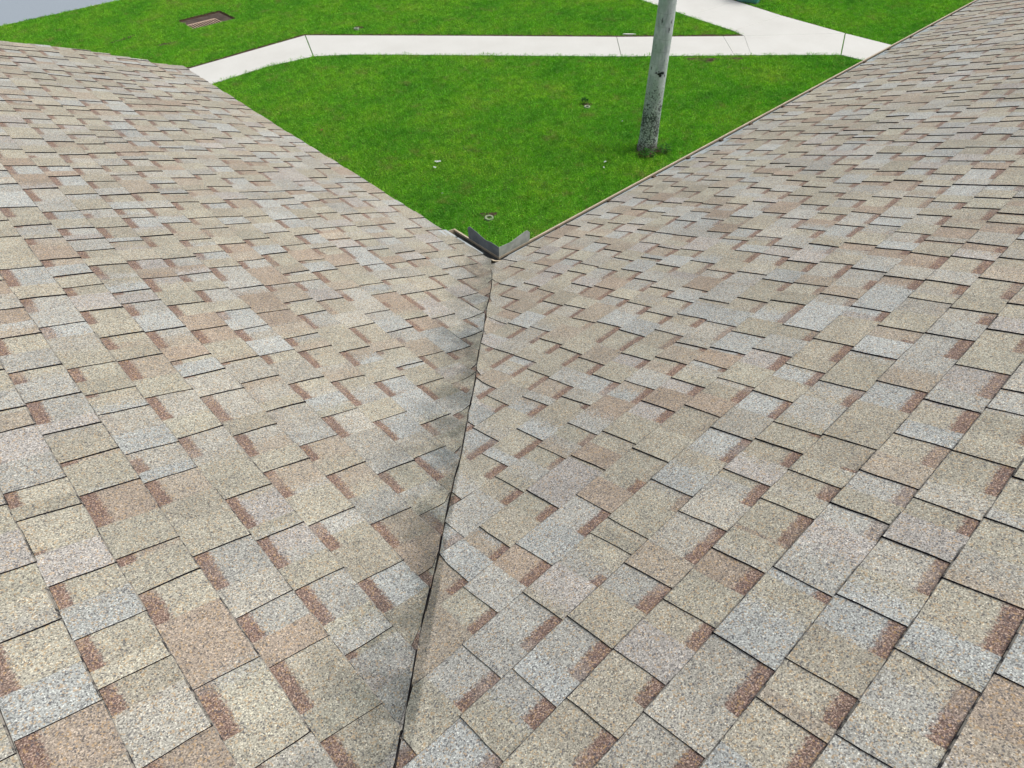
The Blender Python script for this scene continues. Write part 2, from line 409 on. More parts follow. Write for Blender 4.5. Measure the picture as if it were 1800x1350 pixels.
tag(gr, 'bright green mown lawn grass between the roof, the path and the road', 'grass', kind='stuff')
ng = bpy.data.node_groups.new('grass_tufts', 'GeometryNodeTree')
ng.interface.new_socket('Geometry', in_out='INPUT', socket_type='NodeSocketGeometry')
ng.interface.new_socket('Geometry', in_out='OUTPUT', socket_type='NodeSocketGeometry')
N = ng.nodes.new; Lk = ng.links.new
gi, go = N('NodeGroupInput'), N('NodeGroupOutput')
def rnd(dt, lo, hi, seed):
    n = N('FunctionNodeRandomValue'); n.data_type = dt
    k = {'FLOAT': 2, 'FLOAT_VECTOR': 0}[dt]
    n.inputs[k].default_value = lo; n.inputs[k + 1].default_value = hi
    [i for i in n.inputs if i.name == 'Seed'][0].default_value = seed
    return [o for o in n.outputs if o.enabled][0] if dt == 'FLOAT' else n.outputs[0]
grid = N('GeometryNodeMeshGrid'); grid.inputs[0].default_value = .15; grid.inputs[1].default_value = .15
dist = N('GeometryNodeDistributePointsOnFaces'); dist.inputs['Density'].default_value = 1750; Lk(grid.outputs[0], dist.inputs[0])
cone = N('GeometryNodeMeshCone'); cone.fill_type = 'NONE'
for nm, v in (('Vertices', 3), ('Side Segments', 2), ('Radius Top', .0004), ('Radius Bottom', .0055), ('Depth', .050)):
    [i for i in cone.inputs if i.name == nm][0].default_value = v
inst = N('GeometryNodeInstanceOnPoints'); Lk(dist.outputs[0], inst.inputs['Points']); Lk(cone.outputs[0], inst.inputs['Instance'])
rv = rnd('FLOAT_VECTOR', (-1.15, -1.15, 0), (1.15, 1.15, 6.28), 3); Lk(rv, inst.inputs['Rotation'])
sv = rnd('FLOAT_VECTOR', (.5, .5, .5), (1.2, 1.2, 1.3), 5); Lk(sv, inst.inputs['Scale'])
rz = N('GeometryNodeRealizeInstances'); Lk(inst.outputs[0], rz.inputs[0])
sm = N('GeometryNodeSetMaterial'); sm.inputs['Material'].default_value = M['grass']; Lk(rz.outputs[0], sm.inputs[0])
i2 = N('GeometryNodeInstanceOnPoints'); Lk(gi.outputs[0], i2.inputs['Points']); Lk(sm.outputs[0], i2.inputs['Instance'])
rv2 = rnd('FLOAT_VECTOR', (-.05, -.05, 0), (.05, .05, 6.28), 9); Lk(rv2, i2.inputs['Rotation'])
rs2 = rnd('FLOAT', .72, 1.22, 11); Lk(rs2, i2.inputs['Scale'])
Lk(i2.outputs[0], go.inputs[0])
md = gr.modifiers.new('tufts', 'NODES'); md.node_group = ng

# ================================================================ HOUSE
house = empty('house', (-4, -4, 0))
tag(house, 'single storey house with tan and grey asphalt shingle roof slopes meeting in a valley', 'house')
T = .4; CA = 1 / sqrt(1 + T * T); SA = T * CA
def smax(a, b, k=.11):
    h = max(k - abs(a - b), 0) / k
    return max(a, b) + h * h * k * .25
def wave(x, y):
    return .0028 * sin(2.1 * x + 1.3 * y + .6) + .0020 * sin(5.3 * x - 3.1 * y) + .0014 * sin(9.7 * y + 2.2 * x + 1) + .0010 * sin(17 * x + 13 * y)
def Z(x, y): return H + T * smax(-x, -y) + wave(x, y)
def delta(v):           # the cut of the upper layer wanders about the valley line
    d = .004 * sin(1.7 * v + .4) + .0018 * sin(6.1 * v) + .0015 * sin(19 * v + 1) + .0008 * sin(47 * v)
    d -= .013 * min(1.3, max(0, (v - 1.1) / .95))
    if v < .25: d -= .02 * (1 - v / .25)
    return d
def valley_u(v): return -v
RAKE = [(-9, 4.10), (-1.3, 4.12), (-.9, 4.17), (-.5, 4.17), (0, 4.06), (9, 4.06)]
def rake(x):
    for (a, p), (b, q) in zip(RAKE[:-1], RAKE[1:]):
        if a <= x <= b: return p + (q - p) * (x - a) / (b - a)
    return 4.1
def slope(side, umax, smaxl, s_first, name):
    V = []; F = []; MI = []; UV = []; SD = []; TT = []
    right = side == 'R'
    def P(u, s, h):
        v = s * CA
        x, y = (u, -v) if right else (-v, u)
        if not right:
            dc = (y - x) * .7071
            fade = min(1, max(0, (v - .02) / .18))
            h += .0120 * exp(-max(dc, 0) / .09) * fade
        return (x, y, Z(x, y) + h * CA)
    def lim(s):
        v = s * CA
        return (-v + 2 * delta(v) + .0024 * min(1, max(0, (v - .12) / .2))) if right else (-v - 2 * delta(v))
    def add(pts, uv, seed, tooth, tone, m):
        n = len(V); V.extend(pts); F.append(tuple(range(n, n + len(pts)))); MI.append(m)
        UV.extend((a, b, seed) for a, b in uv); TT.append(tooth); SD.append(tone)
    k = 0
    s0 = s_first
    while s0 < smaxl:
        s1 = min(s0 + E_, smaxl) if k else s0 + E_ * random.uniform(.9, 1)
        e = s1 - s0
        ends = umax(-s0 * CA) if not right else umax
        uend = ends + random.uniform(-.018, .022)
        ustart = lim(s1 + .03) - .4
        lo0 = random.uniform(-.0035, .0035)
        rows = [s0, s0 + e * .5, s1 + .014]
        def hb(s): return .0058 * (1 - (s - s0) / e) + .0003
        ph = random.uniform(0, 6)
        def lowj(u): return .0016 * sin(u * 3.1 + ph) + .0008 * sin(u * 13 + ph) + lo0 * .6
        # base layer
        du = .12; u = ustart; bseed = random.uniform(0, 500); bt = 1
        first = True; nextjoint = random.uniform(.3, .9)
        while u < uend - 1e-4:
            u2 = min(u + (.035 if u - ustart < .9 else du), uend)
            if u - ustart > nextjoint: bseed = random.uniform(0, 500); nextjoint += random.uniform(.8, 1.05)
            quads = []
            for sa, sb in zip(rows[:-1], rows[1:]):
                la, lb = lim(sa), lim(sb)
                if u2 <= la and u2 <= lb: continue
                ja = lowj(u) if sa == s0 else 0; jb = lowj(u2) if sa == s0 else 0
                pa, pb = max(u, la), max(u2, la); pc, pd = max(u2, lb), max(u, lb)
                rm = .0024 if sa == s0 else 0
                if rm and pb > pa + 1e-5:
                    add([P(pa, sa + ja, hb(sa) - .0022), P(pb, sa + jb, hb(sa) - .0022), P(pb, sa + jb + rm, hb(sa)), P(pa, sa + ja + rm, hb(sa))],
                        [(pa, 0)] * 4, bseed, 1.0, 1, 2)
                add([P(pa, sa + ja + rm, hb(sa)), P(pb, sa + jb + rm, hb(sa)), P(pc, sb, hb(sb)), P(pd, sb, hb(sb))],
                    [(pa, sa - s0), (pb, sa - s0), (pc, sb - s0), (pd, sb - s0)], bseed, 0.0, 1, 0)
                if sa == s0 and pb > pa + 1e-5:   # butt
                    add([P(pa, sa + ja, hb(sa) - .0022), P(pa, sa + ja, -.0045), P(pb, sa + jb, -.0045), P(pb, sa + jb, hb(sa) - .0022)],
                        [(pa, 0), (pa, 0), (pb, 0), (pb, 0)], bseed, 1.0, 1, 1)
                if pa == la and pd == lb or (u < la < u2) or (u < lb < u2):
                    qa, qb = la, lb
                    add([P(qa, sa, hb(sa)), P(qb, sb, hb(sb)), P(qb, sb, -.004), P(qa, sa, -.004)], [(qa, 0)] * 4, bseed, 1.0, 1, 1)
            if u2 == uend:
                for sa, sb in zip(rows[:-1], rows[1:]):
                    add([P(u2, sa, hb(sa)), P(u2, sb, hb(sb)), P(u2, sb, -.006), P(u2, sa, -.006)], [(u2, 0)] * 4, bseed, 1.0, 1, 1)
            u = u2
        # teeth
        u = ustart - random.uniform(0, .3)
        while u < uend:
            q = random.random()
            tw = random.uniform(.065, .122) if q < .80 else (random.uniform(.03, .05) if q < .87 else random.uniform(.13, .20))
            q = random.random()
            sw = random.uniform(.060, .130) if q < .80 else (random.uniform(.012, .03) if q < .93 else random.uniform(.12, .16))
            ua, ub = u, min(u + tw, uend - .001); u += tw + sw
            if ub - ua < .012: continue
            seed = random.uniform(0, 900); tone = random.uniform(.94, 1.05)
            th = random.uniform(.0034, .0062); lift = max(0, random.gauss(0, .0009))
            sk = random.uniform(-.004, .004); sj = random.uniform(-.002, .002)
            R4 = [s0, s0 + e * .33, s0 + e * .66, s1 + .012]
            top = []
            for i, s in enumerate(R4):
                l = lim(s); f = i / 3
                off = sk * f
                a = ua + off + random.uniform(-.0012, .0012); b = ub + off * .6 + random.uniform(-.0012, .0012)
                a2, b2 = max(a, l), max(b, l)
                hh = hb(s) + th + lift * (1 - f) ** 2
                ds = (lowj(ua) + sj) if i == 0 else 0
                if i == 3: hh = hb(s) + .0038
                top.append((a2, b2, s + ds, hh, a < l))
            if all(b - a < 1e-5 for a, b, *_ in top): continue
            for i in range(3):
                a0, b0, sa, ha, c0 = top[i]; a1, b1, sb, hb1, c1 = top[i + 1]
                if b0 - a0 < 1e-5 and b1 - a1 < 1e-5: continue
                ns = 4 if a0 < lim(sa) + .35 else 2
                for q_ in range(ns):
                    f0, f1 = q_ / ns, (q_ + 1) / ns
                    x0, x1, x2, x3 = a0 + (b0 - a0) * f0, a0 + (b0 - a0) * f1, a1 + (b1 - a1) * f1, a1 + (b1 - a1) * f0
                    rm = .0030 if i == 0 else 0
                    if rm and x1 > x0 + 1e-5:
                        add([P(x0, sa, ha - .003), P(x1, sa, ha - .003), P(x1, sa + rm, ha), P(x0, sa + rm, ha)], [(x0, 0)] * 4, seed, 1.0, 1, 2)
                    add([P(x0, sa + rm, ha), P(x1, sa + rm, ha), P(x2, sb, hb1), P(x3, sb, hb1)],
                        [(x0, sa - s0), (x1, sa - s0), (x2, sb - s0), (x3, sb - s0)], seed, 1.0, tone, 0)
                add([P(a0, sa, ha), P(a1, sb, hb1), P(a1, sb, -.003 if (c0 or c1) else hb(sb) - .001), P(a0, sa, -.003 if (c0 or c1) else hb(sa) - .001)], [(a0, 0)] * 4, seed, 1.0, 1, 1)
                add([P(b0, sa, ha), P(b0, sa, hb(sa) - .001), P(b1, sb, hb(sb) - .001), P(b1, sb, hb1)], [(b0, 0)] * 4, seed, 1.0, 1, 1)
            a0, b0, sa, ha, _ = top[0]
            if b0 - a0 > 1e-4:
                add([P(a0, sa, ha - .003), P(a0, sa, -.004), P(b0, sa, -.004), P(b0, sa, ha - .003)], [(a0, 0)] * 4, seed, 1.0, 1, 1)
        s0 = s1; k += 1
    o = mesh_obj(name, V, F, [M['shingle'], M['asphalt_edge'], M['worn_shaded_edge']], house, MI)
    me = o.data
    a = me.attributes.new('sh', 'FLOAT_VECTOR', 'POINT'); a.data.foreach_set('vector', [c for t in UV for c in t])
    a = me.attributes.new('tooth', 'FLOAT', 'FACE'); a.data.foreach_set('value', TT)
    a = me.attributes.new('tone', 'FLOAT', 'FACE'); a.data.foreach_set('value', [float(x) for x in SD])
    return o
SMAX = 4.0 / CA
rs = slope('R', 11.9, SMAX, .078, 'shingle_slope')
rs['label'] = 'right hand shingled roof slope with gutter along its eave'
ls = slope('L', rake, SMAX, .045, 'shingle_slope')
ls['label'] = 'left hand shingled roof slope ending in a bare rake, with stain and painted shade along the valley'
print('slope faces', len(rs.data.polygons), len(ls.data.polygons))

# dark underlay showing in the narrow open cut of the valley
mb = MB(); vv = .06
while vv < 3.98:
    for (p, q) in ((-.09, -.03), (-.03, .03), (.03, .09)):
        P_ = [(-v_ + o_, -v_ - o_, Z(-v_ + o_, -v_ - o_) - .0035) for v_, o_ in ((vv, p), (vv, q), (vv + .04, q), (vv + .04, p))]
        mb.face(P_)
    vv += .04
mb.build('valley_underlay', M['underlay'], house)
# plain rear slopes, deck, ridge caps
mb = MB()
zr = H + T * 4 - .004
for q in ([(-4, 4.1, zr), (-4, -4, zr), (-8, -8, H - .004), (-8, 4.1, H - .004)], [(-4, -4, zr), (11.9, -4, zr), (11.9, -8, H - .004), (-8, -8, H - .004)]): mb.face(q)
o = mb.build('rear_slope', M['shingle'], house)
a = o.data.attributes.new('sh', 'FLOAT_VECTOR', 'POINT'); a.data.foreach_set('vector', [c for v in o.data.vertices for c in (v.co.x + v.co.y, .02, v.co.z)])
for nm, vv in (('tooth', 1.0), ('tone', 1.0)):
    a = o.data.attributes.new(nm, 'FLOAT', 'FACE'); a.data.foreach_set('value', [vv] * len(o.data.polygons))
mb = MB(); z0 = -.018
q_ = -.05; zq = H + .4 * .05 + z0
mb.face([(q_, q_, zq), (11.85, q_, zq), (11.85, -4, zr + z0), (-4, -4, zr + z0)])
mb.face([(q_, q_, zq), (-4, -4, zr + z0), (-4, 4.03, zr + z0), (q_, 4.03, zq)])
mb.build('roof_deck', M['plywood'], house)
mb = MB(); y = -4.0
def cap(a, b, ax):
    n = int(abs(b - a) / .14)
    for i in range(n):
        p, q = a + (b - a) * i / n, a + (b - a) * (i + 1.1) / n
        for sg in (1, -1):
            def pt(t, off, up): return (t, -4 + sg * off, zr + up - T * off) if ax == 0 else (-4 + sg * off, t, zr + up - T * off)
            mb.face([pt(p, 0, .028), pt(q, 0, .02), pt(q, .15, .02), pt(p, .15, .028)])
            mb.face([pt(p, .15, .028), pt(q, .15, .02), pt(q, .15, .0), pt(p, .15, .0)])
cap(11.9, -4, 0); cap(4.1, -4, 1)
o = mb.build('ridge_cap', M['shingle'], house, merge=False)
a = o.data.attributes.new('sh', 'FLOAT_VECTOR', 'POINT'); a.data.foreach_set('vector', [c for v in o.data.vertices for c in (v.co.x + v.co.y, .02, v.co.z)])
for nm, vv in (('tooth', 1.0), ('tone', .97)):
    a = o.data.attributes.new(nm, 'FLOAT', 'FACE'); a.data.foreach_set('value', [vv] * len(o.data.polygons))

# walls, soffit, fascia
out = [(-.45, -.45), (11.5, -.45), (11.5, -7.55), (-7.55, -7.55), (-7.55, 3.7), (-.45, 3.7)]
mb = MB()
for i in range(6):
    a, b = out[i], out[(i + 1) % 6]; mb.face([(*a, -.1), (*b, -.1), (*b, 2.9), (*a, 2.9)])
for yy in (3.7,): mb.face([(-.45, yy, 2.9), (-7.55, yy, 2.9), (-4, yy, zr - .05)])
mb.face([(11.5, -.45, 2.9), (11.5, -7.55, 2.9), (11.5, -4, zr - .05)])
mb.build('wall', M['stucco'], house)
mb = MB()
mb.face([(-.452, -.452, 2.9), (-.012, -.012, 2.9), (11.8, -.012, 2.9), (11.8, -.452, 2.9)])
mb.face([(-.452, -.452, 2.9), (-.452, 4.0, 2.9), (-.012, 4.0, 2.9), (-.012, -.012, 2.9)])
mb.build('soffit', M['white'], house)
for a, b in (((-.075, -.075), (11.85, -.057)), ((-.055, -.057), (-.031, 4.0))):
    mb = MB(); mb.box((a[0], a[1], 2.88), (b[0], b[1], H - .024)); mb.build('fascia', M['white'], house)
mb = MB()   # rake board
for sg, x0 in ((1, 0), (-1, -8)):
    mb.face([(x0, 4.02, H - .03), (-4, 4.02, zr - .03), (-4, 4.02, zr - .2), (x0, 4.02, H - .2)])
    mb.face([(x0, 4.0, H - .03), (x0, 4.0, H - .2), (-4, 4.0, zr - .2), (-4, 4.0, zr - .03)])
    mb.face([(x0, 4.0, H - .2), (x0, 4.02, H - .2), (-4, 4.02, zr - .2), (-4, 4.0, zr - .2)])
mb.build('rake_board', M['white'], house, merge=False)

# gutters -------------------------------------------------------------
LIPZ = H - .050
SHR, SHL = -.048, -.022
def gutter(right):
    # open profile in (w = distance out from the eave, z)
    prof = [(-.004, H - .012), (-.004, H - .185), (.075, H - .185), (.096, H - .150), (.105, H - .090), (.105, LIPZ - .004),
            (.105, LIPZ), (.099, LIPZ), (.099, LIPZ - .010), (.097, LIPZ - .010), (.097, LIPZ + .003), (.108, LIPZ + .003), (.108, H - .090), (.099, H - .153), (.077, H - .189), (-.008, H - .189), (-.008, H - .012)]
    ends = (11.85 if right else .47)
    def ring(t):
        pts = []
        for w0, z in prof:
            ww = w0 + (SHR if right else SHL)
            tt = t if t else w0 + (SHL if right else SHR)      # mitred at the inner corner
            pts.append((tt, ww, z) if right else (ww, tt, z))
        return pts
    mb = MB()
    path = [None] + ([1.9 + i * 2.0 for i in range(5)] if right else []) + [ends]
    rings = [ring(p) for p in path]
    mats = [1, 1, 1, 1, 1, 0, 0, 0, 0, 0, 0, 0, 0, 0, 0, 0, 0]
    n = len(prof)
    for a, b in zip(rings[:-1], rings[1:]):
        for i in range(n):
            j = (i + 1) % n; mb.face([a[i], a[j], b[j], b[i]], mats[i])
    mb.face(rings[-1][::-1], 0)
    o = mb.build('gutter', [M['tan'], M['gut_in']], house)
    # end cap
    cp = MB()
    shf = SHR if right else SHL
    q = [(a_ + shf, b_) for a_, b_ in [(-.008, LIPZ + .035), (-.008, H - .189), (.077, H - .189), (.099, H - .153), (.108, H - .090), (.108, LIPZ + .004), (.05, LIPZ + .012)]]
    for dd in (0, .004):
        t = ends + dd; cp.face([(t, a, z) if right else (a, t, z) for a, z in q])
    for i in range(len(q)):
        j = (i + 1) % len(q)
        cp.face([((ends + d_, a, z) if right else (a, ends + d_, z)) for (a, z), d_ in ((q[i], 0), (q[j], 0), (q[j], .004), (q[i], .004))])
    c = cp.build('end_cap', M['tan'], o)
    return o
def child_fix(o, par):
    o.parent = par; o.matrix_parent_inverse = par.matrix_world.inverted()
bpy.context.view_layer.update()
gR = gutter(True); gR['label'] = 'long tan gutter along the right hand eave'
gL = gutter(False); gL['label'] = 'short tan gutter piece left of the valley corner'
# gutter hangers (spikes) of the long gutter
hx = [.46, .93, 1.38, 1.76, 2.15, 2.53, 2.98, 3.4, 3.85, 4.3, 4.75, 5.2, 5.65, 6.1, 6.55, 7.0]
src = None
for i, x in enumerate(hx):
    if src is None:
        mb = MB(); mb.box((x - .012, -.075, H + .026), (x + .012, -.052, H + .040))
        src = mb.build('hanger', M['rust'], gR)
    else:
        h = src.copy(); COL.objects.link(h); h.parent = gR; h.matrix_parent_inverse = src.matrix_parent_inverse.copy(); h.location.x += x - hx[0]
# pale drip edge flange showing between the shingles and the gutter
def drip(right, pieces):
    mb = MB()
    for (a, b, lift) in pieces:
        y0, y1 = (-.11, -.046) if right else (-.08, -.016)
        if right:
            z_ = lambda y: H - T * y + .0015 + lift + (.001)
            P = [(a, y0, z_(y0)), (b, y0, z_(y0)), (b, y1, z_(y1)), (a, y1, z_(y1)), (b, y1 + .002, z_(y1) - .03), (a, y1 + .002, z_(y1) - .03)]
        else:
            z_ = lambda x: H - T * x + .0015 + lift + (.001)
            P = [(y0, b, z_(y0)), (y0, a, z_(y0)), (y1, a, z_(y1)), (y1, b, z_(y1)), (y1 + .002, a, z_(y1) - .03), (y1 + .002, b, z_(y1) - .03)]
        mb.face([P[0], P[1], P[2], P[3]]); mb.face([P[3], P[2], P[4], P[5]])
    return mb.build('drip_edge', M['paint'], house, merge=False)
drip(True, [(.06 + i * .93, .06 + (i + 1) * .93 + .02, (i % 2) * .0012) for i in range(12)])
drip(False, [(.08, .31, .001), (.325, .43, .001)])
# sheet metal splash guard standing on the lip of the inner corner
def plate(pl, mats, name, th=.0016, label=None):
    # pl: list of 3D points of a planar outline ; thickness along its normal
    P = [Vector(p) for p in pl]; nn = (P[1] - P[0]).cross(P[2] - P[0]).normalized() * th
    mb = MB(); mb.face(P); mb.face([p + nn for p in P][::-1])
    for i in range(len(P)):
        j = (i + 1) % len(P); mb.face([P[i], P[i] + nn, P[j] + nn, P[j]])
    o = mb.build(name, mats, gR if 'right' in (label or '') else gL)
    if label: o['label'] = label
    return o
z0 = LIPZ + .0035
gl, gr_ = SHL + .100, SHR + .100
plate([(gl, gr_, z0), (gl, .33, z0), (gl, .335, z0 + .075), (gl, .315, z0 + .090), (gl, .25, z0 + .080), (gl, .17, z0 + .062), (gl, .12, z0 + .070), (gl, gr_, z0 + .068)],
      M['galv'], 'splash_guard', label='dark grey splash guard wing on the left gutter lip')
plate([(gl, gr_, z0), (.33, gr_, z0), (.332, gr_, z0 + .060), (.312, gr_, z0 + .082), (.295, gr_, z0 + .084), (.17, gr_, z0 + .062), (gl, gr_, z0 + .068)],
      M['galv_lit'], 'splash_guard', label='paler splash guard wing, light painted in, on the right gutter lip')
# tan chip of trim under the shingles at the corner
mb = MB(); path = [(-.040, .045), (-.034, .005), (-.022, -.030), (.005, -.052), (.045, -.064)]
for (a, b), (c, d) in zip(path[:-1], path[1:]):
    zt = H + .012
    mb.face([(a, b, zt), (c, d, zt), (c + .014, d + .014, zt - .006), (a + .014, b + .014, zt - .006)])
    mb.face([(a + .014, b + .014, zt - .006), (c + .014, d + .014, zt - .006), (c + .014, d + .014, zt - .05), (a + .014, b + .014, zt - .05)])
mb.build('corner_trim', M['tan'], house, merge=False)

# ================================================================ PALM
palm = empty('palm_tree', (6.95, 3.99, 0))
tag(palm, 'pale grey palm trunk with black lichen speckles rising from the lawn', 'palm tree')
seg, rings = 28, []
V = []; F = []
zs = [-.05, 0, .04, .10, .2, .4, .7, 1.0, 1.3, 1.6, 1.9, 2.2, 2.6, 3.0, 3.6, 4.4, 5.4, 6.4, 7.4, 8.4, 9.4]
for z in zs:
    r = .144 + .016 * exp(-z / .12) + .012 * exp(-z / 1.2) - .006 * z
    r = max(r, .09)
    for k in range(seg):
        t = 2 * pi * k / seg
        rr = r * (1 + .018 * sin(3 * t + z) + .02 * sin(7 * t + 4 * z) * exp(-z / .4) + random.uniform(-.006, .006))
        V.append((6.95 + .006 * z * sin(z) + rr * cos(t), 3.99 + rr * sin(t), z))
for i in range(len(zs) - 1):
    for k in range(seg):
        j = (k + 1) % seg; F.append((i * seg + k, i * seg + j, (i + 1) * seg + j, (i + 1) * seg + k))
mesh_obj('trunk', V, F, M['bark'], palm, smooth=True)
# black scar on the trunk
mb = MB()
dirn = Vector((-2.18 - 6.95, -2.51 - 3.99)).normalized(); side = Vector((-dirn.y, dirn.x))
for k in range(13):
    a0 = random.uniform(-.10, .75); zz = 1.28 + random.uniform(-.045, .045); ww = random.uniform(.10, .20); hh = random.uniform(.010, .022)
    ring = []
    for q in range(7):
        t = 2 * pi * q / 7; aa = a0 - .12 + ww * cos(t) * random.uniform(.6, 1.2); z = zz + hh * sin(t) * random.uniform(.5, 1.2)
        rr = .144 + .012 * exp(-z / 1.2) - .006 * z + .0045
        d3 = dirn * cos(aa) * rr + side * sin(aa) * rr; ring.append((6.95 + .006 * z * sin(z) + d3.x, 3.99 + d3.y, z))
    mb.face(ring)
mb.build('scar', M['black'], palm, merge=False)
# crown above the picture: crownshaft and arching fronds
mb = MB(); mb.lathe([(.085, 9.3), (.12, 9.5), (.10, 9.9), (.06, 10.4), (.03, 10.7)], (6.95, 3.99, 0), 20); mb.build('crownshaft', M['shaft'], palm, smooth=True)
cr = MB()
for i in range(13):
    az = i * 2.4; el = radians(random.uniform(10, 62)); L = random.uniform(2.0, 2.5)
    p = Vector((6.95, 3.99, 10.45)); d = Vector((cos(az) * cos(el), sin(az) * cos(el), sin(el)))
    n = 26
    for k in range(n):
        q = p + d * (L / n); sd_ = d.cross(Vector((0, 0, 1))).normalized(); up = sd_.cross(d)
        cr.face([p - sd_ * .012, p + sd_ * .012, q + sd_ * .01, q - sd_ * .01])
        ll = .55 * sin(pi * min(1, (k + 2) / (n + 3))) ** .6
        for sg in (-1, 1):
            tip = p + (sd_ * sg * .8 + d * .5 + Vector((0, 0, -.35))) * ll
            cr.face([p, p + d * .035, tip + d * .008, tip])
        p = q; d = (d + Vector((0, 0, -.055))).normalized()
cr.build('crown', M['frond'], palm, merge=False)

# ================================================================ SMALL THINGS ON THE LAWN
# storm drain
dr = empty('storm_drain', (4.57, 15.55, -.1))
tag(dr, 'sunken rusty storm drain grate in the grass near the road', 'storm drain')
mb = MB(); x0, y0 = PIT[0]; x1, y1 = PIT[2]; zb = -.04
ins_ = .03
for a, b in (((x0, y0), (x1, y0)), ((x1, y0), (x1, y1)), ((x1, y1), (x0, y1)), ((x0, y1), (x0, y0))):
    n = 14
    for k in range(n):
        p = Vector(a).lerp(Vector(b), k / n); q = Vector(a).lerp(Vector(b), (k + 1) / n)
        c = Vector(((x0 + x1) / 2, (y0 + y1) / 2)); pi_, qi = p + (c - p) * .06, q + (c - q) * .06
        mb.face([(*p, 0), (*q, 0), (*qi, zb), (*pi_, zb)])
mb.build('soil_bank', M['bare'], dr)
mb = MB(); gx0, gx1, gy0, gy1 = 4.08, 4.80, 15.17, 15.60
# concrete collar around the opening
mb.box((x0 - .02, y0 - .02, zb - .05), (gx0, y1 + .02, zb)); mb.box((gx1, y0 - .02, zb - .05), (x1 + .02, y1 + .02, zb))
mb.box((gx0, gy1, zb - .05), (gx1, y1 + .02, zb)); mb.box((gx0, y0 - .02, zb - .05), (gx1, gy0, zb))
mb.build('concrete_collar', M['pitconc'], dr, merge=False)
mb = MB(); mb.box((gx0, gy0, zb - .5), (gx1, gy1, zb - .45)); mb.build('shaft_floor', M['black'], dr)
mb = MB()
for (a, b), (c, d) in (((gx0, gy0), (gx1, gy0)), ((gx1, gy0), (gx1, gy1)), ((gx1, gy1), (gx0, gy1)), ((gx0, gy1), (gx0, gy0))):
    mb.face([(a, b, zb - .5), (c, d, zb - .5), (c, d, zb - .045), (a, b, zb - .045)])
mb.build('shaft_wall', M['black'], dr, merge=False)
mb = MB(); nb = 11
mb.box((gx0, gy0, zb - .004), (gx1, gy0 + .030, zb + .011)); mb.box((gx0, gy1 - .025, zb - .004), (gx1, gy1, zb + .011))
for k in range(nb + 1):
    xx = gx0 + (gx1 - gx0 - .024) * k / nb; mb.box((xx, gy0 + .03, zb - .002), (xx + .018, gy1 - .03, zb + .010))
mb.build('grate', M['iron'], dr, merge=False)

# clean-out pipe ring
pr = empty('drain_pipe', (3.555, 4.19, 0)); tag(pr, 'pale round drain pipe opening flush in the lawn just past the gutter corner', 'drain pipe')
mb = MB(); mb.lathe([(.040, -.2), (.040, .030), (.045, .032), (.064, .032), (.068, .026), (.068, -.2)], (3.555, 4.19, 0), 32); mb.build('pipe_rim', M['pvc'], pr, smooth=False)
mb = MB(); mb.lathe([(.0005, -.03), (.022, -.028), (.041, -.06)], (3.555, 4.19, 0), 24); mb.build('dark_opening', M['black'], pr)
# sprinkler heads
sp = empty('sprinkler_head', (7.46, 5.83, 0)); tag(sp, 'small round sprinkler head sunk in the lawn left of the palm trunk', 'sprinkler')
mb = MB(); mb.lathe([(.030, -.05), (.030, .030), (.034, .034), (.055, .034), (.058, .028), (.058, -.05)], (7.43, 5.80, 0), 24); mb.build('collar', M['pvc'], sp)
mb = MB(); mb.lathe([(.0005, .036), (.022, .034), (.031, .020), (.031, -.05)], (7.43, 5.80, 0), 20); mb.build('cap', M['black'], sp)
sp2 = empty('valve_cap', (6.76, 12.41, 0)); tag(sp2, 'pale round valve cap in the grass behind the left bend of the path', 'valve cap')
mb = MB(); mb.lathe([(.062, -.05), (.062, .034), (.052, .040), (.036, .036)], (6.76, 12.41, 0), 28); mb.build('rim', M['pvc'], sp2)
mb = MB(); mb.lathe([(.0005, .038), (.020, .038), (.036, .034), (.036, 0)], (6.76, 12.41, 0), 20); mb.build('lid', M['bluegrey'], sp2)
mb = MB()
for (cx, cy, L, hgt) in ((10.97, 7.76, .15, .012),):
    d = Vector((.70, -.71, 0)); n_ = Vector((.71, .70, 0)); c = Vector((cx + .02, cy + .02, 0))
    ring0 = [c + d * (L * cos(t)) + n_ * (.028 * sin(t)) for t in [2 * pi * k / 14 for k in range(14)]]
    mb.face([p + Vector((0, 0, hgt + .012)) for p in ring0]);
    for k in range(14): mb.face([ring0[k], ring0[(k + 1) % 14], ring0[(k + 1) % 14] + Vector((0, 0, hgt + .012)), ring0[k] + Vector((0, 0, hgt + .012))])
tag(mb.build('concrete_lump', M['concrete'], merge=False), 'thin pale lump of concrete at the far edge of the path left of the palm', 'concrete lump')
# green utility box beyond the path, cut by the top of the picture
ub = empty('utility_box', (15.12, 7.38, 0)); tag(ub, 'green utility box on a dark plinth beyond the path at the top edge', 'utility box')
def rbox(w_, d_, z0_, z1_, c, rot, rad, m, name, taper=0):
    pts_ = []
    for sx, sy, a0 in ((1, 1, 0), (-1, 1, 90), (-1, -1, 180), (1, -1, 270)):
        for k in range(6):
            t = radians(a0 + 90 * k / 5); pts_.append((sx * (w_ / 2 - rad) + rad * cos(t), sy * (d_ / 2 - rad) + rad * sin(t)))
    cr_, sr_ = cos(rot), sin(rot); mb = MB(); R = []
    for z_, f in ((z0_, 1), (z1_ - .03, 1 - taper), (z1_, .9 - taper)):
        R.append([(c[0] + f * (x * cr_ - y * sr_), c[1] + f * (x * sr_ + y * cr_), z_) for x, y in pts_])
    for a, b in zip(R[:-1], R[1:]):
        for k in range(len(pts_)): mb.face([a[k], a[(k + 1) % len(pts_)], b[(k + 1) % len(pts_)], b[k]])
    mb.face(R[-1]); return mb.build(name, m, ub)
